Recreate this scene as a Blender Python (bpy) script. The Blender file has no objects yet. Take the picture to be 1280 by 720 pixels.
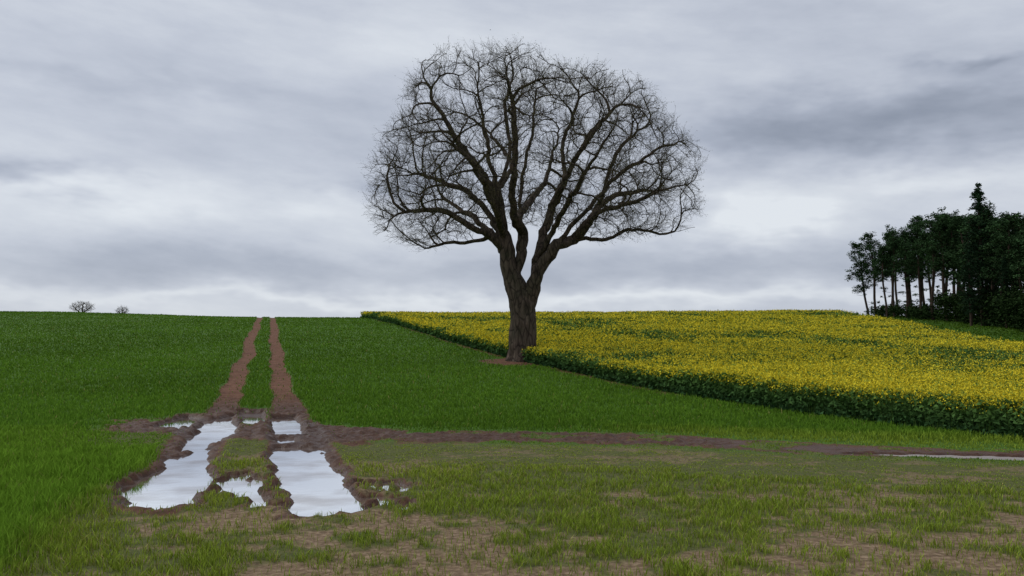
import bpy, math, random, time
import numpy as np
from mathutils import Vector, kdtree
T0 = time.time()
rng = np.random.default_rng(7); random.seed(7)
scene = bpy.context.scene
scene.view_settings.view_transform = 'Standard'
try: scene.view_settings.look = 'None'
except Exception: pass
scene.view_settings.exposure = 0

# ------------------------------------------------------------ camera
F = 1102.0; PITCH = math.atan(85/F); CAMZ = 1.6
cam = bpy.data.cameras.new("camera"); camo = bpy.data.objects.new("camera", cam)
scene.collection.objects.link(camo)
cam.sensor_width = 36; cam.lens = 36*F/1280; cam.clip_end = 6000; cam.clip_start = 0.05
camo.location = (0, 0, CAMZ); camo.rotation_euler = (math.pi/2+PITCH, 0, 0)
scene.camera = camo

def ray(px, py):
    u = (px-640)/F; v = (360-py)/F
    return np.array([u, math.cos(PITCH)-v*math.sin(PITCH), math.sin(PITCH)+v*math.cos(PITCH)])
def on_flat(px, py):            # survey: place on the level part of the field
    r = ray(px, py); t = -CAMZ/r[2]; return (r[0]*t, r[1]*t)
def at_depth(px, py, d):
    r = ray(px, py); t = d/r[1]; return np.array([r[0]*t, d, CAMZ+r[2]*t])

# ------------------------------------------------------------ helpers
TAB = rng.random((256, 256))
def vnoise(x, y, s=0):
    x = np.asarray(x, float)+s*17.3; y = np.asarray(y, float)+s*9.7
    xi = np.floor(x).astype(int); yi = np.floor(y).astype(int)
    fx = x-xi; fy = y-yi; fx = fx*fx*(3-2*fx); fy = fy*fy*(3-2*fy)
    a = TAB[xi % 256, yi % 256]; b = TAB[(xi+1) % 256, yi % 256]
    c = TAB[xi % 256, (yi+1) % 256]; d = TAB[(xi+1) % 256, (yi+1) % 256]
    return (a*(1-fx)+b*fx)*(1-fy)+(c*(1-fx)+d*fx)*fy
def fbm(x, y, s=0, o=4):
    t = 0; a = 0.5; n = 0
    for i in range(o):
        t = t+a*vnoise(x*2**i, y*2**i, s+i*3); n += a; a *= 0.5
    return t/n
def sst(a, b, x):
    t = np.clip((x-a)/(b-a), 0, 1); return t*t*(3-2*t)

def make_mesh(name, verts, faces_list, mats, matidx=None, col=None, smooth=False, extra=None):
    me = bpy.data.meshes.new(name)
    verts = np.asarray(verts, np.float32)
    me.vertices.add(len(verts)); me.vertices.foreach_set("co", verts.ravel())
    loops = np.concatenate([f.ravel() for f in faces_list]).astype(np.int32)
    sizes = np.concatenate([np.full(len(f), f.shape[1]) for f in faces_list])
    starts = np.concatenate([[0], np.cumsum(sizes)[:-1]]).astype(np.int32)
    me.loops.add(len(loops)); me.loops.foreach_set("vertex_index", loops)
    me.polygons.add(len(sizes)); me.polygons.foreach_set("loop_start", starts)
    if matidx is not None: me.polygons.foreach_set("material_index", np.asarray(matidx, np.int32))
    for m in mats: me.materials.append(m)
    me.update(calc_edges=True)
    me.polygons.foreach_set("use_smooth", np.full(len(sizes), smooth, bool))
    def addcol(nm, c):
        a = me.color_attributes.new(nm, 'FLOAT_COLOR', 'POINT')
        c4 = np.ones((len(verts), 4), np.float32); c4[:, :c.shape[1]] = c
        a.data.foreach_set("color", c4.ravel())
    if col is not None: addcol("col", col)
    if extra:
        for k, c in extra.items(): addcol(k, c)
    return me
def add_obj(name, me, loc=(0, 0, 0), parent=None):
    o = bpy.data.objects.new(name, me); scene.collection.objects.link(o)
    o.location = loc
    if parent: o.parent = parent
    return o

class NT:
    def __init__(s, tree): s.t = tree; s.n = tree.nodes; s.l = tree.links
    def node(s, typ, **kw):
        n = s.n.new(typ)
        for k, v in kw.items(): setattr(n, k, v)
        return n
    def set(s, sock, v):
        if hasattr(v, 'is_output'): s.l.new(v, sock)
        else: sock.default_value = v
    def math(s, op, a, b=None, clamp=False):
        n = s.node('ShaderNodeMath', operation=op, use_clamp=clamp)
        s.set(n.inputs[0], a)
        if b is not None: s.set(n.inputs[1], b)
        return n.outputs[0]
    def mix(s, f, a, b, blend='MIX'):
        n = s.node('ShaderNodeMix', data_type='RGBA', blend_type=blend)
        s.set(n.inputs[0], f); s.set(n.inputs[6], a); s.set(n.inputs[7], b); return n.outputs[2]
    def noise(s, vec, scale, detail=4, rough=0.55):
        n = s.node('ShaderNodeTexNoise'); s.set(n.inputs['Vector'], vec)
        n.inputs['Scale'].default_value = scale; n.inputs['Detail'].default_value = detail
        n.inputs['Roughness'].default_value = rough; return n.outputs['Fac']
    def mapr(s, v, a, b, c=0.0, d=1.0):
        n = s.node('ShaderNodeMapRange'); s.set(n.inputs[0], v)
        for i, q in enumerate((a, b, c, d)): n.inputs[i+1].default_value = q
        return n.outputs[0]
    def ramp(s, f, stops):
        n = s.node('ShaderNodeValToRGB'); s.set(n.inputs[0], f); e = n.color_ramp.elements
        while len(e) < len(stops): e.new(0.5)
        for el, (p, c) in zip(e, stops): el.position = p; el.color = (*c, 1)
        return n.outputs[0]
def new_mat(name):
    m = bpy.data.materials.new(name); m.use_nodes = True
    nt = NT(m.node_tree); b = m.node_tree.nodes['Principled BSDF']
    b.inputs['Roughness'].default_value = 0.85
    b.inputs['Specular IOR Level'].default_value = 0.2
    return m, nt, b

def tint_mat(name):          # plain matt leaf colour carried per leaf
    m, nt, b = new_mat(name)
    a = nt.node('ShaderNodeAttribute', attribute_name='col')
    nt.n.remove(b)
    df = nt.node('ShaderNodeBsdfDiffuse'); nt.l.new(a.outputs['Color'], df.inputs[0])
    nt.l.new(df.outputs[0], nt.n['Material Output'].inputs['Surface'])
    return m
mat_grass = tint_mat("grass_blades"); mat_rape = tint_mat("rapeseed_plant")
mat_needle = tint_mat("pine_needles"); mat_bud = tint_mat("young_leaf_buds")

def bark_mat(name, c1, c2, c3, sc, simple=False):
    m, nt, b = new_mat(name)
    tc = nt.node('ShaderNodeTexCoord')
    mp = nt.node('ShaderNodeMapping'); mp.inputs['Scale'].default_value = (1, 1, 0.28)
    nt.l.new(tc.outputs['Object'], mp.inputs['Vector'])
    b.inputs['Roughness'].default_value = 0.95
    if simple:
        n1 = nt.noise(mp.outputs[0], sc, 2, 0.6)
        nt.l.new(nt.ramp(n1, [(0.3, c1), (0.55, c2), (0.75, c3)]), b.inputs['Base Color']); return m
    n1 = nt.noise(mp.outputs[0], sc, 6, 0.65); n2 = nt.noise(tc.outputs['Object'], sc*0.25, 4)
    v = nt.node('ShaderNodeTexVoronoi', feature='DISTANCE_TO_EDGE'); nt.l.new(mp.outputs[0], v.inputs['Vector'])
    v.inputs['Scale'].default_value = sc*0.9
    c = nt.ramp(n1, [(0.3, c1), (0.55, c2), (0.75, c3)])
    c = nt.mix(nt.mapr(n2, 0.4, 0.7, 0, 0.45), c, (0.055, 0.06, 0.03, 1))
    crack = nt.mapr(v.outputs['Distance'], 0.0, 0.12, 0.35, 1.0)
    c = nt.mix(1.0, c, crack, 'MULTIPLY')
    nt.l.new(c, b.inputs['Base Color'])
    bp = nt.node('ShaderNodeBump'); bp.inputs['Strength'].default_value = 0.9; bp.inputs['Distance'].default_value = 0.06
    h = nt.math('ADD', n1, nt.math('MULTIPLY', crack, 0.6)); nt.l.new(h, bp.inputs['Height'])
    nt.l.new(bp.outputs[0], b.inputs['Normal'])
    return m
mat_bark = bark_mat("oak_bark", (0.034, 0.024, 0.017), (0.105, 0.076, 0.057), (0.20, 0.150, 0.112), 5.0)
mat_twig = bark_mat("oak_twig_bark", (0.045, 0.037, 0.026), (0.085, 0.070, 0.045), (0.13, 0.11, 0.065), 5.0, True)
mat_pbark = bark_mat("pine_bark", (0.03, 0.02, 0.015), (0.07, 0.046, 0.034), (0.12, 0.08, 0.058), 5.0, True)

# ------------------------------------------------------------ terrain
SH = 0.277                                     # field direction: tracks and crop edge run along (-SH, 1)
py_ = np.array([-200, 0, 22, 26, 35, 44.5, 50, 80, 100, 116, 130, 150, 180, 250, 400, 900, 6000], float)
pz_ = np.array([0, 0, 0, .08, .48, 1.0, 1.3, 3.65, 5.25, 6.45, 7.25, 7.8, 7.9, 6.6, 2, -8, -60], float)
yy = np.arange(-200, 6000, 0.5); zz = np.interp(yy, py_, pz_)
ker = np.hanning(23); ker /= ker.sum()
zs = np.convolve(np.pad(zz, 11, 'edge'), ker, 'valid')
def base_z(x, y):
    z = np.interp(y, yy, zs)
    amp = sst(50, 120, y)
    z = z+0.85*sst(-32, -75, x)*amp
    z = z+0.20*sst(10, 45, x)*sst(70, 125, y)
    z = z+amp*0.35*(fbm(x/30, y/40, 5, 2)-0.5)
    z = z+sst(22, 30, y)*0.15*(fbm(x/9, y/9, 6, 2)-0.5)
    return z
def path_c(x): return 17.5-0.335*x+0.25*np.sin(x*0.7)

puddles_px = [
  ([(146,608),(176,592),(262,580),(256,606),(240,633),(165,633)], 1.0),
  ([(212,570),(264,558),(262,584),(190,594)], 0.8),
  ([(226,562),(256,524),(294,518),(294,541),(262,552),(250,562)], 1.0),
  ([(345,557),(402,559),(424,592),(446,637),(374,641),(350,598)], 1.0),
  ([(338,520),(370,519),(378,532),(376,543),(345,541)], 1.0),
  ([(345,545),(370,545),(372,553),(350,554)], 1.0),
  ([(297,515),(332,515),(333,529),(301,530)], 1.0),
  ([(185,533),(232,519),(252,520),(224,538)], 1.0),
  ([(262,600),(300,590),(345,596),(352,634),(300,630)], 0.62),
  ([(452,602),(490,598),(506,628),(466,636)], 0.75),
  ([(1060,565),(1160,565),(1285,568),(1285,575.5),(1170,571)], 0.95),
]
puddles = [([on_flat(*p) for p in poly], w) for poly, w in puddles_px]
def sdf(px, py, poly):
    d2 = np.full(px.shape, 1e9); inside = np.zeros(px.shape, bool); n = len(poly)
    for i in range(n):
        ax, ay = poly[i]; bx, by = poly[(i+1) % n]
        ex, ey = bx-ax, by-ay; t = np.clip(((px-ax)*ex+(py-ay)*ey)/(ex*ex+ey*ey), 0, 1)
        d2 = np.minimum(d2, (px-ax-t*ex)**2+(py-ay-t*ey)**2)
        c = ((ay > py) != (by > py)) & (px < (bx-ax)*(py-ay)/(by-ay+1e-12)+ax); inside ^= c
    d = np.sqrt(d2); return np.where(inside, -d, d)

WATER = -0.05
def masks(x, y):
    s = x+SH*y
    near = sst(34, 24, y)
    n1 = fbm(x*1.3, y*1.3, 1, 4); n2 = fbm(x*5, y*5, 2, 3); n3 = fbm(x*0.45, y*0.45, 3, 4)
    n4 = fbm(x*12, y*12, 12, 2)
    # wheel tracks
    wob = (fbm(y*0.10, y*0+3, 8, 3)-0.5)*0.9*sst(20, 45, y)
    sl = s+0.3+0.93-wob; sr = s+0.3-0.93-wob*0.6
    hw = 0.40+0.14*(fbm(s*2, y*0.35, 9, 3)-0.5)*2+0.14*(n2-0.5)
    hw = hw+0.10*sst(30, 20, y)-0.12*sst(14.5, 12, y)
    tl = sst(0.12, -0.10, np.abs(sl)-hw); tr = sst(0.12, -0.10, np.abs(sr)-hw)
    track = np.maximum(tl, tr)
    fade = sst(8.3, 10.2, y+1.0*(n1-0.5)*2)
    track = track*fade
    # cross path
    pc = path_c(x); dy = y-pc
    hwp = 1.15+1.4*sst(2.4, -0.0, np.abs(s+0.3)*0.6)+0.8*(n3-0.5)*2-0.2*sst(2, 5, x)
    patch = sst(0.35, -0.35, np.abs(dy)-hwp+1.6*(n1-0.5))
    patch = patch*sst(-4.4, -2.6, s+(n1-0.5)*2)*(0.45+0.55*sst(0.40, 0.52, n1+0.12*sst(1, -2, x)+0.14*sst(4, 6, x)))
    # tree root patch
    dt = np.hypot((x-0.75)/2.6, (y-49.0)/3.4)
    root = sst(1.15, 0.7, dt+0.5*(n1-0.5))
    edge = sst(0.55, 0.1, np.abs(s-14.15)+0.9*(n1-0.5))*sst(22, 34, y)*0.6
    mud = np.clip(np.maximum.reduce([track, patch, root, edge]), 0, 1)
    fg = sst(0.4, -1.2, dy+0.9)
    leftgrass = sst(-0.35, 0.5, -(s+1.75)+0.8*(n1-0.5)+0.10*(y-9))
    bare = 0.440+0.066*sst(8.4, 6.4, y)+0.02*sst(10, 8, y)
    soil = sst(0.045, -0.045, (0.33*n3+0.35*n1+0.32*n2)-bare)*fg*(1-leftgrass)
    soil = soil*(0.6+0.4*sst(13.5, 9.0, y))
    dep = np.zeros(x.shape); pmud = np.zeros(x.shape)
    for poly, w in puddles:
        P = np.array(poly)
        m = (x > P[:, 0].min()-1.5) & (x < P[:, 0].max()+1.5) & (y > P[:, 1].min()-1.5) & (y < P[:, 1].max()+1.5)
        if not m.any(): continue
        d = sdf(x[m], y[m], poly)+0.13*(n1[m]-0.5)*2+0.10*(n2[m]-0.5)*2-0.02
        if w < 0.78: d = d+0.9*(n2[m]-0.5)+0.04
        dep[m] = np.maximum(dep[m], sst(0.10, -0.10, d))
        pmud[m] = np.maximum(pmud[m], sst(0.26, 0.0, d+0.25*(n2[m]-0.5)))
    mud = np.maximum(mud, pmud*0.9)
    wet = np.clip(np.maximum(pmud, track*near*0.8+patch*0.85), 0, 1)
    z = base_z(x, y)
    flat = 1-0.75*sst(3, 4.5, x)
    micro = ((0.030*(n2-0.5)+0.018*(n4-0.5))*near+0.03*(n1-0.5)*near)*flat
    rut = -0.015*track*near+(0.09*(n2-0.42)+0.07*(n4-0.5))*mud*near*(1-dep)*flat-0.02*patch*near*(1-flat)
    berm = 0.035*np.exp(-((np.minimum(np.abs(sl), np.abs(sr))-hw-0.1)/0.10)**2)*fade*near*(1-dep)
    z = z+np.maximum(micro+rut+berm, -0.038)*(1-dep)-0.12*dep+micro*dep
    far = 1-near
    z = z-0.07*np.maximum(tl, tr)*far+0.05*(n2-0.5)*far*mud
    return z, mud, soil, wet, dep, leftgrass, fg, patch

sx = np.concatenate([-np.geomspace(9, 5000, 150)[::-1][:-1], np.arange(-9, 17, 0.06), np.geomspace(17, 5000, 150)])
gy = np.concatenate([-np.geomspace(1, 300, 20)[::-1], np.linspace(0, 5.4, 20), np.arange(5.5, 27, 0.06),
                     27*np.exp(np.linspace(0.003, math.log(200/27), 420)), np.geomspace(205, 5500, 40)])
SX, GY = np.meshgrid(sx, gy)
GX = SX-SH*np.clip(GY, 0, 300)
gz, mud, soil, wet, dep, lg, fg, patch = masks(GX.ravel(), GY.ravel())
V = np.stack([GX.ravel(), GY.ravel(), gz], 1)
nx = len(sx); ny = len(gy)
idx = np.arange(nx*ny).reshape(ny, nx)
Q = np.stack([idx[:-1, :-1], idx[:-1, 1:], idx[1:, 1:], idx[1:, :-1]], -1).reshape(-1, 4)

gm, nt, b = new_mat("field_ground")
at = nt.node('ShaderNodeAttribute', attribute_name='mask'); sp = nt.node('ShaderNodeSeparateColor'); nt.l.new(at.outputs['Color'], sp.inputs[0])
at2 = nt.node('ShaderNodeAttribute', attribute_name='zone'); sp2 = nt.node('ShaderNodeSeparateColor'); nt.l.new(at2.outputs['Color'], sp2.inputs[0])
geo = nt.node('ShaderNodeNewGeometry'); P = geo.outputs['Position']
nA = nt.noise(P, 2.0, 3, 0.6); nB = nt.noise(P, 14, 4, 0.65); nC = nt.noise(P, 0.12, 3)
crop = nt.ramp(nA, [(0.3, (0.042, 0.104, 0.011)), (0.5, (0.064, 0.142, 0.016)), (0.7, (0.090, 0.180, 0.020))])
crop = nt.mix(nt.mapr(nC, 0.35, 0.7, 0, 0.5), crop, (0.096, 0.178, 0.018, 1))
under = nt.ramp(nB, [(0.3, (0.060, 0.072, 0.018)), (0.55, (0.105, 0.115, 0.030)), (0.75, (0.17, 0.13, 0.06))])
gr = nt.mix(sp2.outputs[0], crop, under)
soilc = nt.ramp(nB, [(0.28, (0.095, 0.060, 0.034)), (0.5, (0.215, 0.145, 0.084)), (0.72, (0.38, 0.275, 0.175))])
mudc = nt.ramp(nt.math('ADD', nt.math('MULTIPLY', nB, 0.6), nt.math('MULTIPLY', nA, 0.4)),
     [(0.33, (0.070, 0.028, 0.015)), (0.5, (0.165, 0.075, 0.041)), (0.66, (0.26, 0.135, 0.080))])
mudc = nt.mix(nt.math('MULTIPLY', sp.outputs[2], 0.76), mudc, (0.036, 0.016, 0.009, 1))
c = nt.mix(sp.outputs[1], gr, soilc)
edge = nt.math('ADD', sp.outputs[0], nt.math('MULTIPLY', nt.math('SUBTRACT', nB, 0.5), 0.7))
c = nt.mix(nt.mapr(edge, 0.35, 0.6), c, mudc)
nt.l.new(c, b.inputs['Base Color'])
nt.l.new(nt.mapr(sp.outputs[2], 0.3, 1.0, 0.95, 0.42), b.inputs['Roughness'])
bp = nt.node('ShaderNodeBump'); bp.inputs['Strength'].default_value = 0.8; bp.inputs['Distance'].default_value = 0.04
nt.l.new(nB, bp.inputs['Height']); nt.l.new(bp.outputs[0], b.inputs['Normal'])
zone = np.stack([np.clip(fg, 0, 1), np.zeros_like(fg), np.zeros_like(fg)], 1)
me = make_mesh("ground", V, [Q], [gm], smooth=True, extra={'mask': np.stack([mud, soil, wet], 1), 'zone': zone})
add_obj("ground", me)

# water: one level sheet lying below the field surface, showing only where the ruts dip under it
wm, nt, b = new_mat("puddle_water")
geo = nt.node('ShaderNodeNewGeometry'); sg = nt.node('ShaderNodeSeparateXYZ'); nt.l.new(geo.outputs['Position'], sg.inputs[0])
silty = nt.mapr(sg.outputs[0], 3.0, 4.5)
dif = nt.node('ShaderNodeBsdfDiffuse'); nt.l.new(nt.mix(silty, (0.22, 0.165, 0.135, 1), (0.46, 0.42, 0.39, 1)), dif.inputs[0])
gl = nt.node('ShaderNodeBsdfGlossy'); gl.inputs['Roughness'].default_value = 0.04; gl.inputs[0].default_value = (0.90, 0.92, 0.96, 1)
bp = nt.node('ShaderNodeBump'); bp.inputs['Strength'].default_value = 0.06; bp.inputs['Distance'].default_value = 0.01
nt.l.new(nt.noise(geo.outputs['Position'], 9, 3), bp.inputs['Height']); nt.l.new(bp.outputs[0], gl.inputs['Normal'])
fr = nt.node('ShaderNodeFresnel'); fr.inputs[0].default_value = 1.6
murk = nt.mapr(nt.noise(geo.outputs['Position'], 1.1, 3), 0.45, 0.68, 1.0, 0.62)
murk = nt.math('MULTIPLY', murk, nt.mapr(silty, 0, 1, 1.0, 0.35))
mx = nt.node('ShaderNodeMixShader'); nt.l.new(nt.math('MULTIPLY', nt.mapr(fr.outputs[0], 0.0, 0.42, 0.05, 0.98), murk), mx.inputs[0])
nt.l.new(dif.outputs[0], mx.inputs[1]); nt.l.new(gl.outputs[0], mx.inputs[2])
nt.l.new(mx.outputs[0], nt.n['Material Output'].inputs['Surface'])
wv = np.array([(-12, 8.3, WATER), (11, 8.3, WATER), (11, 12, WATER), (4, 24.2, WATER), (-12, 24.2, WATER)])
add_obj("puddle_water", make_mesh("puddle_water", wv, [np.array([[0, 1, 2, 3, 4]])], [wm]))

# ------------------------------------------------------------ grass & young crop blades
def rape_lim(y): return 31+(y-54)*0.224
def sample_depth(n, a, b_): return a*np.exp(rng.random(n)*math.log(b_/a))
N = 640000
d = sample_depth(N, 5.6, 132)
x = (rng.random(N)*2-1)*(0.64*d+1.2)
y = d
s = x+SH*y
keep = (s < 14.3) | (x > rape_lim(y)+0.3)
x, y, d, s = x[keep], y[keep], d[keep], s[keep]
z, mud_, soil_, wet_, dep_, lg_, fg_, patch_ = masks(x, y)
clump = fbm(x*2.2, y*2.2, 31, 3); tuft = fbm(x*6.0, y*6.0, 35, 2)
dens = (1-0.97*mud_)*(1-0.82*soil_)*(1-dep_)
fgn = fg_*(1-lg_)
dens = dens*(1-fgn*(0.08+0.72*sst(0.54, 0.38, 0.45*clump+0.55*tuft)))
keep = (rng.random(len(x)) < dens) & (z > WATER+0.004)
x, y, d, z, lg_, fg_, fgn, clump, s, soil_, mud_ = [a[keep] for a in (x, y, d, z, lg_, fg_, fgn, clump, s, soil_, mud_)]
n = len(x)
big = fbm(x/7, y/7, 40, 3)
h = (0.10+0.035*rng.random(n))
h = h*(1-0.38*fgn)+0.045*lg_*sst(18, 10, y)
nearpath = sst(4.2, 2.4, np.abs(y-path_c(x)+1.4))*sst(-4.5, -2.5, s)
h = h*(1-0.66*nearpath)
h = h*(0.6+0.8*clump)*(0.8+0.4*rng.random(n))*(1-0.4*mud_)
w = 0.0034*np.maximum(d/8, 1)*(0.7+0.6*rng.random(n))
ang = rng.random(n)*2*math.pi; lean = rng.random(n)**1.3*0.95*h; la = rng.random(n)*2*math.pi
dx, dy = np.cos(ang)*w, np.sin(ang)*w; lx, ly = np.cos(la)*lean, np.sin(la)*lean
base = np.stack([x, y, z-0.01], 1)
off = lambda a, b_, c_: np.stack([a, b_, c_], 1)
v0 = base+off(-dx, -dy, 0*h); v1 = base+off(dx, dy, 0*h)
v2 = base+off(dx*.8+lx*.35, dy*.8+ly*.35, h*.6); v3 = base+off(-dx*.8+lx*.35, -dy*.8+ly*.35, h*.6)
v4 = base+off(lx, ly, h)
GV = np.stack([v0, v1, v2, v3, v4], 1).reshape(-1, 3)
i = np.arange(n)*5
fq = np.stack([i, i+1, i+2, i+3], 1); ft = np.stack([i+3, i+2, i+4], 1)
cc = np.array([0.122, 0.232, 0.023]); cl = np.array([0.170, 0.305, 0.028]); cf = np.array([0.290, 0.360, 0.042]); cd = np.array([0.38, 0.30, 0.11])
col = cc[None]*np.ones((n, 1)); col = col*(0.75+0.5*big[:, None])
lgn = (lg_*fg_)[:, None]; col = col*(1-lgn)+cl*lgn
f1 = fgn[:, None]*(0.75+0.25*sst(.4, .6, big))[:, None]; col = col*(1-f1)+cf*f1
dry = ((rng.random(n) < 0.08*fgn+0.01)*1.0)[:, None]; col = col*(1-dry*.8)+cd*dry*.8
strip = (sst(2.8, 0.3, np.abs(y-path_c(x)-1.4))*sst(1, 5, x))[:, None]*0.7; col = col*(1-strip)+cf*strip
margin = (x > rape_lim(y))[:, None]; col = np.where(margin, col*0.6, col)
col = col*(0.7+0.6*rng.random((n, 1)))
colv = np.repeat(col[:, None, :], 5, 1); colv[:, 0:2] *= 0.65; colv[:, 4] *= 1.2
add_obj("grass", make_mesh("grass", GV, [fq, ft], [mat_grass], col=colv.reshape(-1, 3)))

# ------------------------------------------------------------ rapeseed field
N = 60000
d = sample_depth(N, 11, 136); x0 = 14.45-SH*d; x1 = np.minimum(0.66*d+2, rape_lim(d))
x = x0+(x1-x0)*rng.random(N); y = d
m = x1 > x0; x, y = x[m], y[m]
ne = 18000; ye = sample_depth(ne, 11, 130); xe = 14.35-SH*ye+rng.random(ne)**1.5*1.0+0.25*(fbm(ye*0.8, ye*0, 50, 3)-0.5)
x = np.concatenate([x, xe]); y = np.concatenate([y, ye])
isedge = np.concatenate([np.zeros(m.sum(), bool), np.ones(ne, bool)])
n = len(x); z = base_z(x, y)
sz = np.maximum(y/22, 0.8)**0.75
hh = (0.82+0.20*(rng.random(n)-0.5)+0.30*(fbm(x/2.5, y/2.5, 51, 3)-0.5))
hh = np.where(isedge, hh*(0.75+0.3*rng.random(n)), hh)
bloom = fbm(x/9+y*0.02, y/11, 52, 4); bl2 = fbm(x/1.6, y/1.6, 58, 3)
bl = sst(0.32, 0.56, bloom+0.07*sst(55, 20, y)+0.4*(bl2-0.5))
sline = x+SH*y
for t0 in (26.0, 27.9, 50.0, 51.9): bl = bl*(1-0.8*sst(0.5, 0.2, np.abs(sline-t0)))
VV = []; TT = []; CC = []; off_i = 0
def tri_batch(cx, cy, cz, size, upright, colr, flat=0.0):
    global off_i
    k = len(cx); a = rng.random(k)*2*math.pi
    t = np.stack([np.cos(a), np.sin(a), (rng.random(k)-0.5)*0.6], 1)
    up = np.stack([(rng.random(k)-0.5)*(1-upright)*2, (rng.random(k)-0.5)*(1-upright)*2, np.full(k, upright)*np.sign(rng.random(k)-0.1)+0.05], 1)
    up /= np.linalg.norm(up, axis=1)[:, None]
    c = np.stack([cx, cy, cz], 1); sz_ = size[:, None]
    v = np.stack([c-t*sz_*.5-up*sz_*.4, c+t*sz_*.5-up*sz_*.2, c+up*sz_*.6], 1).reshape(-1, 3)
    VV.append(v); TT.append(np.arange(k*3).reshape(-1, 3)+off_i); off_i += k*3
    CC.append(np.repeat(colr, 3, 0))
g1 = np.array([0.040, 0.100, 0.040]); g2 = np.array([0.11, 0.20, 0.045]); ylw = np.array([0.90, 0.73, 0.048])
k = n; a = rng.random(k)*6.28; w = 0.006*sz
c0 = np.stack([x, y, z], 1); tx = np.stack([np.cos(a)*w, np.sin(a)*w, 0*w], 1)
tip = np.stack([x+(rng.random(k)-.5)*.2, y+(rng.random(k)-.5)*.2, z+hh], 1)
VV.append(np.stack([c0-tx, c0+tx, tip], 1).reshape(-1, 3)); TT.append(np.arange(k*3).reshape(-1, 3)+off_i); off_i += 3*k
CC.append(np.repeat(g2[None]*(0.7+0.6*rng.random((k, 1))), 3, 0))
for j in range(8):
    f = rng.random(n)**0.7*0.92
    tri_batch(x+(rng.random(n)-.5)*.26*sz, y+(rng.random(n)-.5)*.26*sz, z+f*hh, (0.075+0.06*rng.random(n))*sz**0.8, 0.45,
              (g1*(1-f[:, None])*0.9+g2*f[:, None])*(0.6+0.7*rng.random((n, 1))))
for j in range(10):
    m = rng.random(n) < (0.10+0.68*bl)*np.where(isedge, 0.5, 1.0)
    k = m.sum(); r_ = rng.random(k)
    cy_ = ylw*(0.65+0.45*rng.random((k, 1)))
    gmix = (rng.random((k, 1)) < 0.20); cy_ = np.where(gmix, np.array([0.30, 0.36, 0.05]), cy_)
    tri_batch(x[m]+(rng.random(k)-.5)*.32*sz[m], y[m]+(rng.random(k)-.5)*.32*sz[m], z[m]+hh[m]*(0.84+0.26*r_),
              (0.030+0.024*rng.random(k))*sz[m], 0.45, cy_)
root = bpy.data.objects.new("rapeseed_field", None); scene.collection.objects.link(root)
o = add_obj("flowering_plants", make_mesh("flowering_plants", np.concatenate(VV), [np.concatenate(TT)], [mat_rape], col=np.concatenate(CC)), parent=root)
cs = np.concatenate([[14.55, 14.6, 14.8], np.arange(15, 40, 0.35), np.arange(40, 110, 1.0)]); cyy = 9*np.exp(np.linspace(0, math.log(137/9), 330))
CS, CY = np.meshgrid(cs, cyy); CX = CS-SH*CY
LIM = np.maximum(rape_lim(CY), 14.6-SH*CY+0.01*CS); over = CX >= LIM; CX = np.minimum(CX, LIM)
CZ = base_z(CX, CY)+0.52+0.28*(fbm(CX*1.5, CY*1.5, 55, 4)-0.5)
CZ[:, 0] -= 0.52; CZ[:, 1] -= 0.25; CZ[-1, :] -= 0.55; CZ[over] = base_z(CX, CY)[over]-0.1
ix = np.arange(CX.size).reshape(CX.shape)
cq = np.stack([ix[:-1, :-1], ix[:-1, 1:], ix[1:, 1:], ix[1:, :-1]], -1).reshape(-1, 4)
cm, nt, b = new_mat("rapeseed_leaf_mass")
geo = nt.node('ShaderNodeNewGeometry')
nn = nt.noise(geo.outputs['Position'], 6, 4, 0.7)
c = nt.ramp(nn, [(0.35, (0.018, 0.050, 0.016)), (0.55, (0.055, 0.115, 0.028)), (0.68, (0.16, 0.19, 0.025))])
nt.l.new(c, b.inputs['Base Color'])
bp = nt.node('ShaderNodeBump'); bp.inputs['Distance'].default_value = 0.15; nt.l.new(nn, bp.inputs['Height']); nt.l.new(bp.outputs[0], b.inputs['Normal'])
add_obj("leaf_mass", make_mesh("leaf_mass", np.stack([CX.ravel(), CY.ravel(), CZ.ravel()], 1), [cq], [cm], smooth=True), parent=root)
print("T fields", time.time()-T0)

# ------------------------------------------------------------ tree growth
def lay_limbs(limbs, step):
    pos = []; par = []; ld = []
    for li, pl in enumerate(limbs):
        pts = [np.array(p, float) for p in pl]
        if li == 0: pos.append(pts[0]); par.append(-1); ld.append(np.array([0, 0, 1.0])); cur = 0
        else:
            A = np.array(pos); cur = int(np.argmin(((A-pts[0])**2).sum(1))); pts[0] = pos[cur]
        ext = [2*pts[0]-pts[1]]+pts+[2*pts[-1]-pts[-2]]; drift = np.zeros(3)
        for i in range(1, len(ext)-2):
            p0, p1, p2, p3 = ext[i-1:i+3]; L = np.linalg.norm(p2-p1); m_ = max(1, int(L/step))
            for q in range(1, m_+1):
                t = q/m_
                pt = 0.5*((2*p1)+(-p0+p2)*t+(2*p0-5*p1+4*p2-p3)*t*t+(-p0+3*p1-3*p2+p3)*t**3)
                if li > 0 or i > 6: drift = drift*0.86+rng.normal(0, 0.050, 3); pt = pt+drift+rng.normal(0, 0.07*step, 3)
                dr = pt-pos[cur]; dr /= np.linalg.norm(dr)+1e-9
                pos.append(pt); par.append(cur); ld.append(dr); cur = len(pos)-1
    return pos, par, ld
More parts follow.
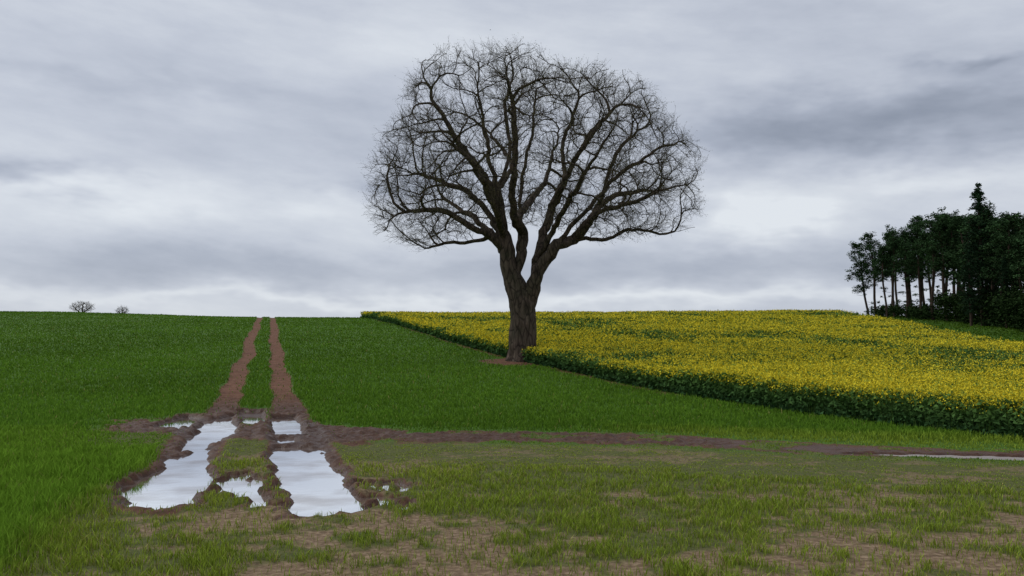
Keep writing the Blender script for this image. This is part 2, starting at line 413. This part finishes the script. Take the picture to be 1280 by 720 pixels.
def grow(state, attractors, step, kill, infl, iters, jit=0.25, focus=None, radial=0.0, inert=0.5, minz=-99):
    pos, par, lastdir = state
    att = [Vector(a) for a in attractors]; made = {}
    for it in range(iters):
        kd = kdtree.KDTree(len(pos))
        for i, p in enumerate(pos):
            if p[2] > minz: kd.insert(p, i)
        kd.balance(); acc = {}; alive = []
        for a in att:
            co, i, dist = kd.find(a)
            if dist < kill: continue
            alive.append(a)
            if dist < infl:
                dv = (a-co)/dist
                if i in acc: acc[i] += dv
                else: acc[i] = dv.copy()
        att = alive
        if not acc: break
        grew = 0
        for i, v in acc.items():
            dv = np.array(v); l = np.linalg.norm(dv)
            if l < 1e-4: continue
            dv = dv/l+rng.normal(0, jit, 3)+lastdir[i]*inert
            if radial:
                rd = pos[i]-focus; rd = rd/(np.linalg.norm(rd)+1e-6); dv = dv+rd*radial
            dv /= np.linalg.norm(dv)
            c_ = made.get(i, 0)
            if c_ >= 2: continue
            made[i] = c_+1
            pos.append(pos[i]+dv*step*(0.8+0.4*random.random())); par.append(i); lastdir.append(dv); grew += 1
        if not grew: break
    return pos, par, lastdir

def skin(pos, par, r_base, r_tip, lumps=True):
    pos = np.array(pos); n = len(pos); kids = [[] for _ in range(n)]
    for i in range(1, n): kids[par[i]].append(i)
    cnt = np.zeros(n)
    for i in range(n-1, -1, -1):
        if not kids[i]: cnt[i] = 1
        if par[i] >= 0: cnt[par[i]] += cnt[i]
    p = math.log(r_base/r_tip)/math.log(max(cnt[0], 2))
    rad = r_tip*cnt**p
    verts = []; quads = []; nv = 0
    stack = [(0, -1)]
    while stack:
        st, frm = stack.pop(); chain = [frm] if frm >= 0 else []; cur = st
        while True:
            chain.append(cur)
            if not kids[cur]: break
            ks = sorted(kids[cur], key=lambda q: -cnt[q])
            for q in ks[1:]: stack.append((q, cur))
            cur = ks[0]
        if len(chain) < 2: continue
        P_ = pos[chain]; R = rad[chain].copy()
        if frm >= 0: R[0] = min(R[0], R[1]*1.35)
        if len(R) > 4:
            for _ in range(2 if lumps else 1):
                R2 = R.copy(); R2[1:-1] = (R[:-2]+R[1:-1]+R[2:])/3; R = R2
        rm = R[:3].max()
        k = 28 if rm > 0.3 else 14 if rm > 0.12 else 7 if rm > 0.05 else 4 if rm > 0.022 else 3
        if rm > 0.12:
            m_ = len(P_); t = np.arange(0, m_-1+1e-6, 0.5); P_ = np.stack([np.interp(t, np.arange(m_), P_[:, j]) for j in range(3)], 1); R = np.interp(t, np.arange(m_), R)
        T = np.gradient(P_, axis=0); T /= np.linalg.norm(T, axis=1)[:, None]+1e-9
        u = np.cross(T[0], [0.3, 1, 0.1]); u /= np.linalg.norm(u)+1e-9
        th = np.arange(k)/k*2*math.pi; ct, stn = np.cos(th), np.sin(th)
        rings = []
        for q in range(len(P_)):
            u = u-T[q]*np.dot(u, T[q]); u /= np.linalg.norm(u)+1e-9; w_ = np.cross(T[q], u)
            rr = np.full(k, R[q])
            if lumps and k >= 14:
                hz = P_[q][2]; sx0 = P_[q][0]
                lump = vnoise(ct*1.3+8+sx0, stn*1.3+hz*1.1+20, 3)-0.5; fine = vnoise(ct*3.2+30, stn*3.2+hz*3.0+11+sx0, 4)-0.5
                rr = rr*(1+0.22*lump+0.05*np.sin(th*5+hz*0.5)+0.12*fine)
                if frm < 0: rr = rr*(1+0.36*math.exp(-max(hz, 0)/0.55)*(1+0.45*np.sin(th*4+1)))*(1+0.10*math.exp(-((hz-3.4)/0.7)**2))
            rings.append(P_[q]+np.outer(ct*rr, u)+np.outer(stn*rr, w_))
        verts.append(np.concatenate(rings)); L = len(P_)
        a = (np.arange(L-1)[:, None]*k+np.arange(k)[None]); b2 = (np.arange(L-1)[:, None]*k+(np.arange(k)+1)[None] % k)
        quads.append((np.stack([a, b2, b2+k, a+k], -1).reshape(-1, 4))+nv); nv += L*k
    return np.concatenate(verts), np.concatenate(quads), rad, kids

def nrm(v): return v/(np.linalg.norm(v, axis=1)[:, None]+1e-9)
def sprays(pos, par, rad, thr, per, seg, nseg, r0, focus, spread, radial, inside=None):
    pos = np.array(pos); par = np.array(par)
    idx_ = np.where(rad < thr)[0]; idx_ = idx_[idx_ > 0]
    rep = np.repeat(idx_, per); k = len(rep)
    pd = nrm(pos[rep]-pos[par[rep]]); rd = nrm(pos[rep]-focus)
    dv = nrm(pd*0.6+rd*radial+rng.normal(0, spread, (k, 3)))
    P0 = pos[rep]-(pos[rep]-pos[par[rep]])*rng.random((k, 1))
    L = seg*(0.5+0.9*rng.random((k, 1)))
    pts = [P0]; bend = rng.normal(0, 0.08, (k, 3)); bend[:, 2] += 0.03
    for j in range(nseg):
        dv = nrm(dv+bend+rng.normal(0, 0.26, (k, 3))); pts.append(pts[-1]+dv*L)
    pts = np.stack(pts, 1)
    if inside is not None:
        ok = inside(pts[:, -1]); pts = pts[ok]
    return pts
def rods(pts, r0, r1):
    k, m_, _ = pts.shape; T = pts[:, -1]-pts[:, 0]
    u = nrm(np.cross(T, rng.normal(0, 1, (k, 3)))); w_ = nrm(np.cross(T, u))
    rs = np.linspace(r0, r1, m_)
    ring = []
    for a in (0, 2.094, 4.189): ring.append(pts+(u*math.cos(a)+w_*math.sin(a))[:, None, :]*rs[None, :, None])
    v = np.stack(ring, 2).reshape(-1, 3)
    b0 = (np.arange(k)*m_*3)[:, None, None]; j = (np.arange(m_-1)*3)[None, :, None]; s0 = np.arange(3)[None, None, :]; s1 = (s0+1) % 3
    q = np.stack([b0+j+s0, b0+j+s1, b0+j+3+s1, b0+j+3+s0], -1).reshape(-1, 4)
    return v, q
def slivers(p0, dv, L, wd):
    k = len(p0); mid = p0+dv*L*0.5; tip = mid+nrm(dv+rng.normal(0, .22, (k, 3)))*L*0.5
    sd = nrm(np.cross(dv, rng.normal(0, 1, (k, 3))))*wd
    v = np.stack([p0-sd, p0+sd, mid+sd*.8, mid-sd*.8, tip], 1).reshape(-1, 3); i = np.arange(k)*5
    return v, np.stack([i, i+1, i+2, i+3], 1), np.stack([i+3, i+2, i+4], 1), tip

# ---- the oak
TD = 50.0
tb = at_depth(654, 452, TD); tb[2] = float(base_z(np.array([tb[0]]), np.array([TD]))[0])
def T_(px, py, dd=0.0):
    p = at_depth(px, py, TD); p[1] += dd; return p-tb
limbs = [
 [T_(654,458), T_(654,440), T_(654,415), T_(653,392), T_(649,370), T_(642,350,.1), T_(635,328,.2), T_(630,300,.3), T_(627,270,.3), T_(622,235,.2), T_(616,200,.0), T_(606,160,-.3), T_(598,120,-.5), T_(592,90,-.6)],
 [T_(654,392), T_(662,370,-.2), T_(669,350,-.4), T_(678,328,-.6), T_(694,308,-.7), T_(712,286,-.9), T_(733,262,-1.2), T_(752,240,-1.4), T_(782,218,-1.8), T_(815,200,-2), T_(848,190,-2)],
 [T_(642,350), T_(652,325,.6), T_(655,295,1), T_(651,260,1.2), T_(652,225,1.5), T_(660,190,1.6), T_(668,150,1.8), T_(672,110,1.8)],
 [T_(669,350), T_(672,318,.3), T_(678,285,.8), T_(692,250,1.2), T_(708,215,1.6), T_(728,180,1.9), T_(748,145,2), T_(762,118,2)],
 [T_(694,308), T_(725,300,.4), T_(760,298,.8), T_(795,286,1), T_(835,290,1), T_(872,278,1)],
 [T_(631,312), T_(612,296,-.5), T_(590,288,-1), T_(562,272,-1.5), T_(530,272,-2), T_(500,280,-2.3), T_(476,292,-2.4)],
 [T_(628,290), T_(608,262,.6), T_(585,236,1.2), T_(555,220,1.8), T_(520,204,2.2), T_(485,208,2.4)],
 [T_(626,262), T_(606,226,-.7), T_(582,194,-1.5), T_(560,162,-2.2), T_(542,130,-2.6), T_(536,105,-2.8)],
 [T_(650,290), T_(640,262,-1), T_(640,230,-2), T_(646,190,-3), T_(640,150,-3.8), T_(632,115,-4.2)],
 [T_(712,286), T_(745,274,-1.2), T_(780,264,-2), T_(820,250,-2.5), T_(855,240,-2.7)],
 [T_(651,262), T_(665,235,2.6), T_(690,200,4), T_(700,160,5), T_(705,130,5.5)],
 [T_(692,250), T_(702,230,-.8), T_(720,200,-2.4), T_(745,170,-3.6), T_(785,140,-4.4)],
 [T_(674,315), T_(690,290,-1.6), T_(705,260,-3.2), T_(720,235,-4.8), T_(740,215,-6)],
 [T_(632,318), T_(615,290,1.6), T_(590,262,3.2), T_(565,240,4.6), T_(545,225,5.6)],
 [T_(630,300), T_(622,272,-1.8), T_(605,245,-3.4), T_(590,220,-4.8), T_(570,205,-5.8)],
 [T_(733,262), T_(765,245,1.2), T_(800,232,2.4), T_(838,222,3)],
 [T_(612,296), T_(585,300,.3), T_(560,300,.6), T_(535,308,.8)],
 [T_(652,225), T_(640,190,3.0), T_(620,150,4.2), T_(600,120,5)],
 [T_(622,235), T_(632,200,.6), T_(638,165,1.0), T_(634,125,1.2), T_(640,90,1.2)],
 [T_(708,215), T_(706,180,.4), T_(716,145,0), T_(722,110,-.4)],
 [T_(752,240), T_(764,205,-1.0), T_(788,172,-.6), T_(815,150,-.3)],
]
outl = [(887,272),(868,238),(880,208),(853,166),(815,124),(781,103),(745,91),(700,85),(650,65),(600,58),(560,67),(530,90),(502,112),(498,150),(466,185),(457,230),(463,280),(484,306),(540,314),(585,292),(620,285),(660,280),(710,290),(760,306),(800,302),(850,292)]
Cc = T_(668, 205)
O = np.array([T_(*p)-Cc for p in outl]); phi = np.arctan2(O[:, 2], O[:, 0]); rr = np.hypot(O[:, 0], O[:, 2]); od = np.argsort(phi); phi = phi[od]; rr = rr[od]
phi3 = np.concatenate([phi-2*math.pi, phi, phi+2*math.pi]); rr3 = np.tile(rr, 3)
def qfun(p):
    c = np.asarray(p)-Cc; R_ = np.interp(np.arctan2(c[:, 2], c[:, 0]), phi3, rr3)
    return (np.hypot(c[:, 0], c[:, 2])/R_)**2+(c[:, 1]/8.2)**2
def crown_pts(n, expo, floor_, qmax, lobes=True):
    out = []
    tot = 0
    while tot < n:
        p = np.stack([rng.uniform(-10.8, 10.8, 4000), rng.uniform(-8.2, 8.2, 4000), rng.uniform(-6, 8, 4000)], 1)+Cc
        q = qfun(p); lob = vnoise(p[:, 0]*0.55+40, p[:, 2]*0.55+p[:, 1]*0.4+40, 5)
        ok = (q < qmax) & (rng.random(4000) < floor_+(1-floor_)*np.clip(q, 0, 1)**expo)
        if lobes: ok &= ~((q > 0.70*qmax) & (lob < 0.32)); ok &= ~((lob < 0.25) & (q > .3))
        out.append(p[ok]); tot += ok.sum()
    return np.concatenate(out)[:n]
focus = T_(655, 345)
st = lay_limbs(limbs, 0.28)
st = grow(st, crown_pts(400, 0.9, 0.2, .88, False), 0.36, 1.0, 50, 40, 0.18, focus, 0.38, 0.6, minz=focus[2]+0.6)
st = grow(st, crown_pts(3900, 1.1, 0.12, .93), 0.26, 0.45, 3.0, 40, 0.22, focus, 0.48, 0.5, minz=focus[2]+0.6)
pos, par, _ = st
bv, bq, rad, kids = skin(pos, par, 0.74, 0.0155)
print("oak nodes", len(pos), "T", time.time()-T0)
oak = bpy.data.objects.new("oak_tree", None); scene.collection.objects.link(oak); oak.location = tb
add_obj("trunk_and_branches", make_mesh("oak_branches", bv, [bq], [mat_bark], smooth=True), parent=oak)
def inside(p):
    lob = vnoise(p[:, 0]*0.9+40, p[:, 2]*0.9+p[:, 1]*0.5+40, 6)
    lob2 = vnoise(p[:, 0]*0.55+40, p[:, 2]*0.55+p[:, 1]*0.4+40, 5)
    return (qfun(p) < 0.90+0.28*lob) & ((lob2 > 0.26) | (rng.random(len(p)) < 0.35)) & (rng.random(len(p)) < 0.35+0.65*np.clip(qfun(p), 0, 1))
sp1 = sprays(pos, par, rad, 0.050, 3, 0.23, 4, 0.009, focus, 0.50, 0.66, inside)
v1, q1 = rods(sp1, 0.0072, 0.0036)
k = len(sp1); P0 = []; DV = []
for j, m_ in ((1, 1), (2, 1), (3, 2), (4, 2)):
    for _ in range(m_):
        base_ = sp1[:, j]-(sp1[:, j]-sp1[:, j-1])*rng.random((k, 1)); dd = nrm(sp1[:, j]-sp1[:, j-1])
        P0.append(base_); DV.append(nrm(dd*0.9+rng.normal(0, .55, (k, 3))+nrm(base_-focus)*0.25))
P0 = np.concatenate(P0); DV = np.concatenate(DV)
v2, q2, t2, tips = slivers(P0, DV, 0.27*(0.4+rng.random((len(P0), 1))), 0.0033)
add_obj("twigs", make_mesh("oak_twigs", np.concatenate([v1, v2]), [q1, q2+len(v1), t2+len(v1)], [mat_twig]), parent=oak)
print("sprays", k, "twigs", len(P0))
sel = rng.choice(len(tips), min(len(tips), 42000), replace=False); VV = []; TT = []; CC = []; off_i = 0
k = len(sel); bc = np.array([0.19, 0.185, 0.06])*(0.5+0.8*rng.random((k, 1)))
tri_batch(tips[sel, 0], tips[sel, 1], tips[sel, 2], 0.035+0.03*rng.random(k), 0.3, bc)
add_obj("leaf_buds", make_mesh("oak_buds", np.concatenate(VV), [np.concatenate(TT)], [mat_bud], col=np.concatenate(CC)), parent=oak)

# ---- two small bare trees far off on the left skyline
def round_tree(seed, H, W):
    a = []
    while len(a) < 900:
        p = rng.uniform(-1, 1, 3)
        if 0.1 < (p**2).sum() < 1: a.append(p*np.array([W/2, W/2, H*0.34])+np.array([0, 0, H*0.66]))
    l = [[(0, 0, -.3), (0, 0, H*.2), (0.1, 0, H*.45), (0, .1, H*.7)], [(0, 0, H*.25), (-W*.2, .1, H*.5), (-W*.3, 0, H*.65)], [(0, 0, H*.28), (W*.2, -.1, H*.5), (W*.32, 0, H*.62)]]
    s_ = lay_limbs(l, 0.3)
    fo = np.array([0, 0, H*.2])
    p_, q_, _ = grow(s_, a, 0.22, 0.24, 3, 40, 0.25, fo, 0.4); v, q, r, kd = skin(p_, q_, 0.2, 0.014, lumps=False)
    s2 = sprays(p_, q_, r, 0.05, 1, 0.14, 3, 0.01, fo, 0.4, 0.6); tv, tq = rods(s2, 0.016, 0.008)
    return make_mesh("bare_tree", np.concatenate([v, tv]), [q, tq+len(v)], [mat_twig])
for px, top, w in ((102, 377, 4.4), (152, 384, 2.4)):
    D = 172; X = (px-640)/F*D
    zt = float(base_z(np.array([X]), np.array([float(D)]))[0])
    H = at_depth(px, top, D)[2]-zt
    add_obj("bare_tree", round_tree(1, H, w), (X, D, zt))

# ------------------------------------------------------------ conifer wood on the right
def pine_mesh(H, seed, lean=0.0, low=0.45, wid=2.6, dens=1.0, top=False):
    global VV, TT, CC, off_i
    r = np.random.default_rng(seed)
    z_ = np.linspace(-0.3, H*0.97, 9); bx = lean*(np.clip(z_, 0, 99)/H)**1.6*H+0.15*np.sin(z_*0.6+seed); by = 0.15*np.cos(z_*0.5+seed*2)
    pos = [np.array([bx[i], by[i], z_[i]]) for i in range(9)]; par = [-1]+list(range(8))
    VV = []; TT = []; CC = []; off_i = 0; cl = []
    nb = int(34*dens)
    for _ in range(nb):
        f = low+(0.98-low)*r.random()**0.8; hz = f*H; i = int(np.clip(np.searchsorted(z_, hz), 1, 8)); t = (hz-z_[i-1])/(z_[i]-z_[i-1])
        p0 = pos[i-1]*(1-t)+pos[i]*t; a = r.random()*6.283
        prof = math.sin(min(1, (1.02-f)/(1.02-low)*1.3+0.12)*math.pi*0.5)
        L = wid*prof*(0.35+0.75*r.random()); up = 0.15+0.5*(f-low)
        dirv = np.array([math.cos(a), math.sin(a), up*r.random()+0.05])
        q1 = p0+dirv*L*0.5+np.array([0, 0, -0.05*L]); q2 = p0+dirv*L+r.normal(0, .12, 3)
        pos += [p0, q1, q2]; k0 = len(pos)-3; par += [i-1, k0, k0+1]
        cl.append((q2, 0.40+0.45*r.random()))
        if r.random() < 0.7: cl.append((q1+r.normal(0, .25, 3), 0.35+0.4*r.random()))
        cl.append((p0+(q2-p0)*0.75+r.normal(0, .35, 3), 0.35+0.4*r.random()))
    for _ in range(7):
        f = 0.15+(low-0.1)*r.random(); i = int(np.clip(np.searchsorted(z_, f*H), 1, 8)); a = r.random()*6.283; p0 = pos[i-1]*.5+pos[i]*.5
        pos += [p0, p0+np.array([math.cos(a), math.sin(a), 0.2])*r.uniform(0.4, 1.3)]; par += [i-1, len(pos)-2]
        if r.random() < 0.5: cl.append((pos[-1], 0.25+0.25*r.random()))
    cl.append((pos[8], 0.6))
    for c_, R_ in cl:
        k = int(80*R_)+8
        pp = r.normal(0, 1, (k, 3)); pp /= np.linalg.norm(pp, axis=1)[:, None]; pp *= (r.random((k, 1))**0.6)*R_*1.15; pp[:, 2] *= 0.6
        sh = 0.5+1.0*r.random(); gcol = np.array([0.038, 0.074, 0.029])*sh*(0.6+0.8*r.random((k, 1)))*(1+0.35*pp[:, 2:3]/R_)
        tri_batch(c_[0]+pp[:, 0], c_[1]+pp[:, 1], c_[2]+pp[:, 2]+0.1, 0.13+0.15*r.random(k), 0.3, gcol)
    v, q, rd, kd = skin(pos, par, 0.13+0.004*H, 0.022, lumps=False)
    nv = len(v); fv = np.concatenate(VV); ff = np.concatenate(TT)
    colr = np.concatenate([np.full((nv, 3), 0.03), np.concatenate(CC)])
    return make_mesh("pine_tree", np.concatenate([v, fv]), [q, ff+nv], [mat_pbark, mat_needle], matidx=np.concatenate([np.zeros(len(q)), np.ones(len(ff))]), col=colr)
def spruce_mesh(H, seed, wid=3.0):
    global VV, TT, CC, off_i
    r = np.random.default_rng(seed); pos = [np.array([0.05*math.sin(i), 0, i/12*H]) for i in range(13)]; par = [-1]+list(range(12))
    VV = []; TT = []; CC = []; off_i = 0
    for _ in range(120):
        f = 0.18+0.81*r.random()**0.85; a = r.random()*6.283; L = wid*(1-f)**0.8*(0.6+0.6*r.random())+0.15; i = min(12, max(1, int(f*12)))
        p0 = np.array([0, 0, f*H]); dv = np.array([math.cos(a), math.sin(a), 0.0])
        pos += [p0, p0+dv*L+np.array([0, 0, -0.15*L])]; par += [i-1, len(pos)-2]
        k = int(24+36*L); t = r.random(k)
        c_ = p0[None]+dv[None]*(L*t)[:, None]; c_[:, 2] += -0.28*L*t+0.22*L*t*t; c_ += r.normal(0, 1, (k, 3))*np.array([.13, .13, .11])*(1.0+0.5*L*(1-t[:, None]))
        g = np.array([0.024, 0.050, 0.024])*(0.5+0.9*r.random((k, 1)))
        tri_batch(c_[:, 0], c_[:, 1], c_[:, 2]-0.05, 0.16+0.14*r.random(k), 0.3, g)
    v, q, rd, kd = skin(pos, par, 0.26, 0.02, lumps=False)
    nv = len(v); fv = np.concatenate(VV); ff = np.concatenate(TT)
    return make_mesh("spruce_tree", np.concatenate([v, fv]), [q, ff+nv], [mat_pbark, mat_needle], matidx=np.concatenate([np.zeros(len(q)), np.ones(len(ff))]), col=np.concatenate([np.full((nv, 3), .03), np.concatenate(CC)]))

def gz1(x, y): return float(base_z(np.array([float(x)]), np.array([float(y)]))[0])
def place_tree(name, mesh, px, D, rot=0, sc=1.0):
    X = (px-640)/F*D; o = add_obj(name, mesh, (X, D, gz1(X, D)-0.1)); o.rotation_euler[2] = rot; o.scale = (sc, sc, sc); return o
pv = [pine_mesh(13, 11, 0.0, .48, 2.3), pine_mesh(13, 12, 0.04, .40, 2.6), pine_mesh(13, 13, -0.03, .52, 2.2), pine_mesh(13, 14, 0.02, .36, 2.6, 1.2), pine_mesh(13, 15, -0.05, .45, 2.1), pine_mesh(13, 16, 0.05, .56, 2.2)]
leaner = pine_mesh(12.5, 21, -0.15, .34, 2.6, 1.2)
place_tree("pine_tree", leaner, 1085, 130, 0, 0.86)
place_tree("pine_tree", pine_mesh(12.5, 22, -0.07, .40, 2.4, 1.1), 1096, 128, 0, 0.97)
def topline(px): return np.interp(px, [1080, 1110, 1135, 1160, 1190, 1215, 1250, 1280, 1400], [294, 288, 285, 271, 259, 254, 258, 268, 266])
for row, (d0, d1, stepx) in enumerate(((127, 86, 13), (137, 98, 15), (145, 110, 20))):
    px = 1108+row*7
    while px < 1400:
        t = (px-1075)/(1290-1075); D = d0+(d1-d0)*min(t, 1.25)+random.uniform(-2, 2)
        top = topline(px)+random.uniform(-6, 22); X = (px-640)/F*D
        H = at_depth(px, top, D)[2]-gz1(X, D)
        place_tree("pine_tree", random.choice(pv), px, D, random.uniform(0, 6.28), max(0.5, H/13.4))
        px += stepx*random.uniform(0.6, 1.4)
sp_ = spruce_mesh(16, 5, 2.9)
for px, top, D in ((1229, 224, 94), (1247, 272, 98), (1272, 282, 90), (1300, 262, 88), (1214, 300, 92), (1258, 318, 88)):
    X = (px-640)/F*D; H = at_depth(px, top, D)[2]-gz1(X, D); place_tree("spruce_tree", sp_, px, D, random.uniform(0, 6), H/16.2)
VV = []; TT = []; CC = []; off_i = 0
for _ in range(620):
    t = random.random()**0.7*1.5; px = 1080+t*205; D = 127+(82-127)*min(t, 1.35)+random.uniform(-2, 8)
    X = (px-640)/F*D; R_ = random.uniform(0.4, 0.9)*(0.65+0.8*min(1, t)); zc = gz1(X, D)+R_*random.uniform(0.2, 1.0)+(2.6*random.random() if t > 0.45 else 0.9*random.random())
    k = int(110*R_); pp = rng.normal(0, 1, (k, 3)); pp /= np.linalg.norm(pp, axis=1)[:, None]; pp *= R_*rng.random((k, 1))**0.4
    g = np.array([0.028, 0.052, 0.017])*(0.5+0.9*rng.random((k, 1)))*random.uniform(0.6, 1.3)
    tri_batch(X+pp[:, 0]*1.3, D+pp[:, 1], zc+pp[:, 2], 0.18+0.14*rng.random(k), 0.3, g)
add_obj("undergrowth_bushes", make_mesh("undergrowth_bushes", np.concatenate(VV), [np.concatenate(TT)], [mat_needle], col=np.concatenate(CC)))

# ------------------------------------------------------------ sky + light
world = bpy.data.worlds.new("World"); scene.world = world; world.use_nodes = True
nt = NT(world.node_tree); bg = world.node_tree.nodes['Background']
tc = nt.node('ShaderNodeTexCoord'); sx_ = nt.node('ShaderNodeSeparateXYZ'); nt.l.new(tc.outputs['Generated'], sx_.inputs[0])
X_, Y_, Z_ = sx_.outputs
az = nt.math('ARCTAN2', X_, Y_); el = nt.math('ARCSINE', Z_)
def comb(a, b_, c_=0.0):
    n = nt.node('ShaderNodeCombineXYZ'); nt.set(n.inputs[0], a); nt.set(n.inputs[1], b_); nt.set(n.inputs[2], c_); return n.outputs[0]
stre = nt.noise(comb(nt.math('MULTIPLY', az, 3.0), nt.math('ADD', nt.math('MULTIPLY', el, 10), nt.math('MULTIPLY', az, 0.9)), 3.3), 1.3, 6, 0.60)
wn = nt.node('ShaderNodeTexNoise'); nt.l.new(comb(nt.math('MULTIPLY', az, 5), nt.math('MULTIPLY', el, 12), 8.0), wn.inputs['Vector'])
wn.inputs['Scale'].default_value = 1.2; wn.inputs['Detail'].default_value = 4; wn.inputs['Roughness'].default_value = 0.6
ws = nt.node('ShaderNodeSeparateColor'); nt.l.new(wn.outputs['Color'], ws.inputs[0])
azw = nt.math('ADD', az, nt.math('MULTIPLY', nt.math('SUBTRACT', ws.outputs[0], 0.5), 0.34))
elw = nt.math('ADD', el, nt.math('MULTIPLY', nt.math('SUBTRACT', ws.outputs[1], 0.5), 0.09))
t = nt.math('ADD', 0.64, nt.math('MULTIPLY', nt.math('SUBTRACT', stre, 0.5), 0.8))
for px, pyy, wx, wy, amp in ((1110,148,250,36,-.60),(950,270,80,26,.45),(170,248,170,30,.26),(30,222,80,18,-.48),(330,335,360,22,-.20),
        (860,330,300,26,-.24),(650,377,900,10,.26),(1190,222,140,20,.26),(1240,75,70,10,-.34),(440,235,60,14,-.26),(760,90,160,30,.10),(200,110,200,14,-.14),(350,40,240,22,.06)):
    r_ = ray(px, pyy); a0 = math.atan2(r_[0], r_[1]); e0 = math.atan2(r_[2], math.hypot(r_[0], r_[1]))
    u1 = nt.math('DIVIDE', nt.math('SUBTRACT', azw, a0), wx/F); v1 = nt.math('DIVIDE', nt.math('SUBTRACT', elw, e0), wy/F)
    q = nt.math('ADD', nt.math('MULTIPLY', u1, u1), nt.math('MULTIPLY', v1, v1))
    t = nt.math('ADD', t, nt.math('MULTIPLY', nt.math('EXPONENT', nt.math('MULTIPLY', q, -1.0)), amp))
cl = nt.ramp(t, [(0.05, (0.26, 0.295, 0.37)), (0.38, (0.41, 0.450, 0.54)), (0.62, (0.545, 0.585, 0.67)), (0.98, (0.77, 0.81, 0.86))])
sky = nt.node('ShaderNodeTexSky', sky_type='NISHITA'); sky.sun_disc = False
SE, SR = math.radians(42), math.radians(-60)
sky.sun_elevation = SE; sky.sun_rotation = SR
skys = nt.node('ShaderNodeVectorMath', operation='SCALE'); nt.l.new(sky.outputs[0], skys.inputs[0]); skys.inputs['Scale'].default_value = 0.10
fin = nt.mix(0.06, cl, skys.outputs[0])
nt.l.new(fin, bg.inputs['Color']); bg.inputs['Strength'].default_value = 1.0
try: world.cycles.sampling_method = 'MANUAL'; world.cycles.sample_map_resolution = 256
except Exception as e: print(e)
sun = bpy.data.lights.new("sun", 'SUN'); sun.energy = 1.1; sun.angle = math.radians(18); sun.color = (1, 0.96, 0.9)
so = bpy.data.objects.new("sun", sun); scene.collection.objects.link(so)
dirv = Vector((math.sin(SR)*math.cos(SE), math.cos(SR)*math.cos(SE), math.sin(SE)))
so.rotation_euler = dirv.to_track_quat('Z', 'Y').to_euler()
print("done T", time.time()-T0)
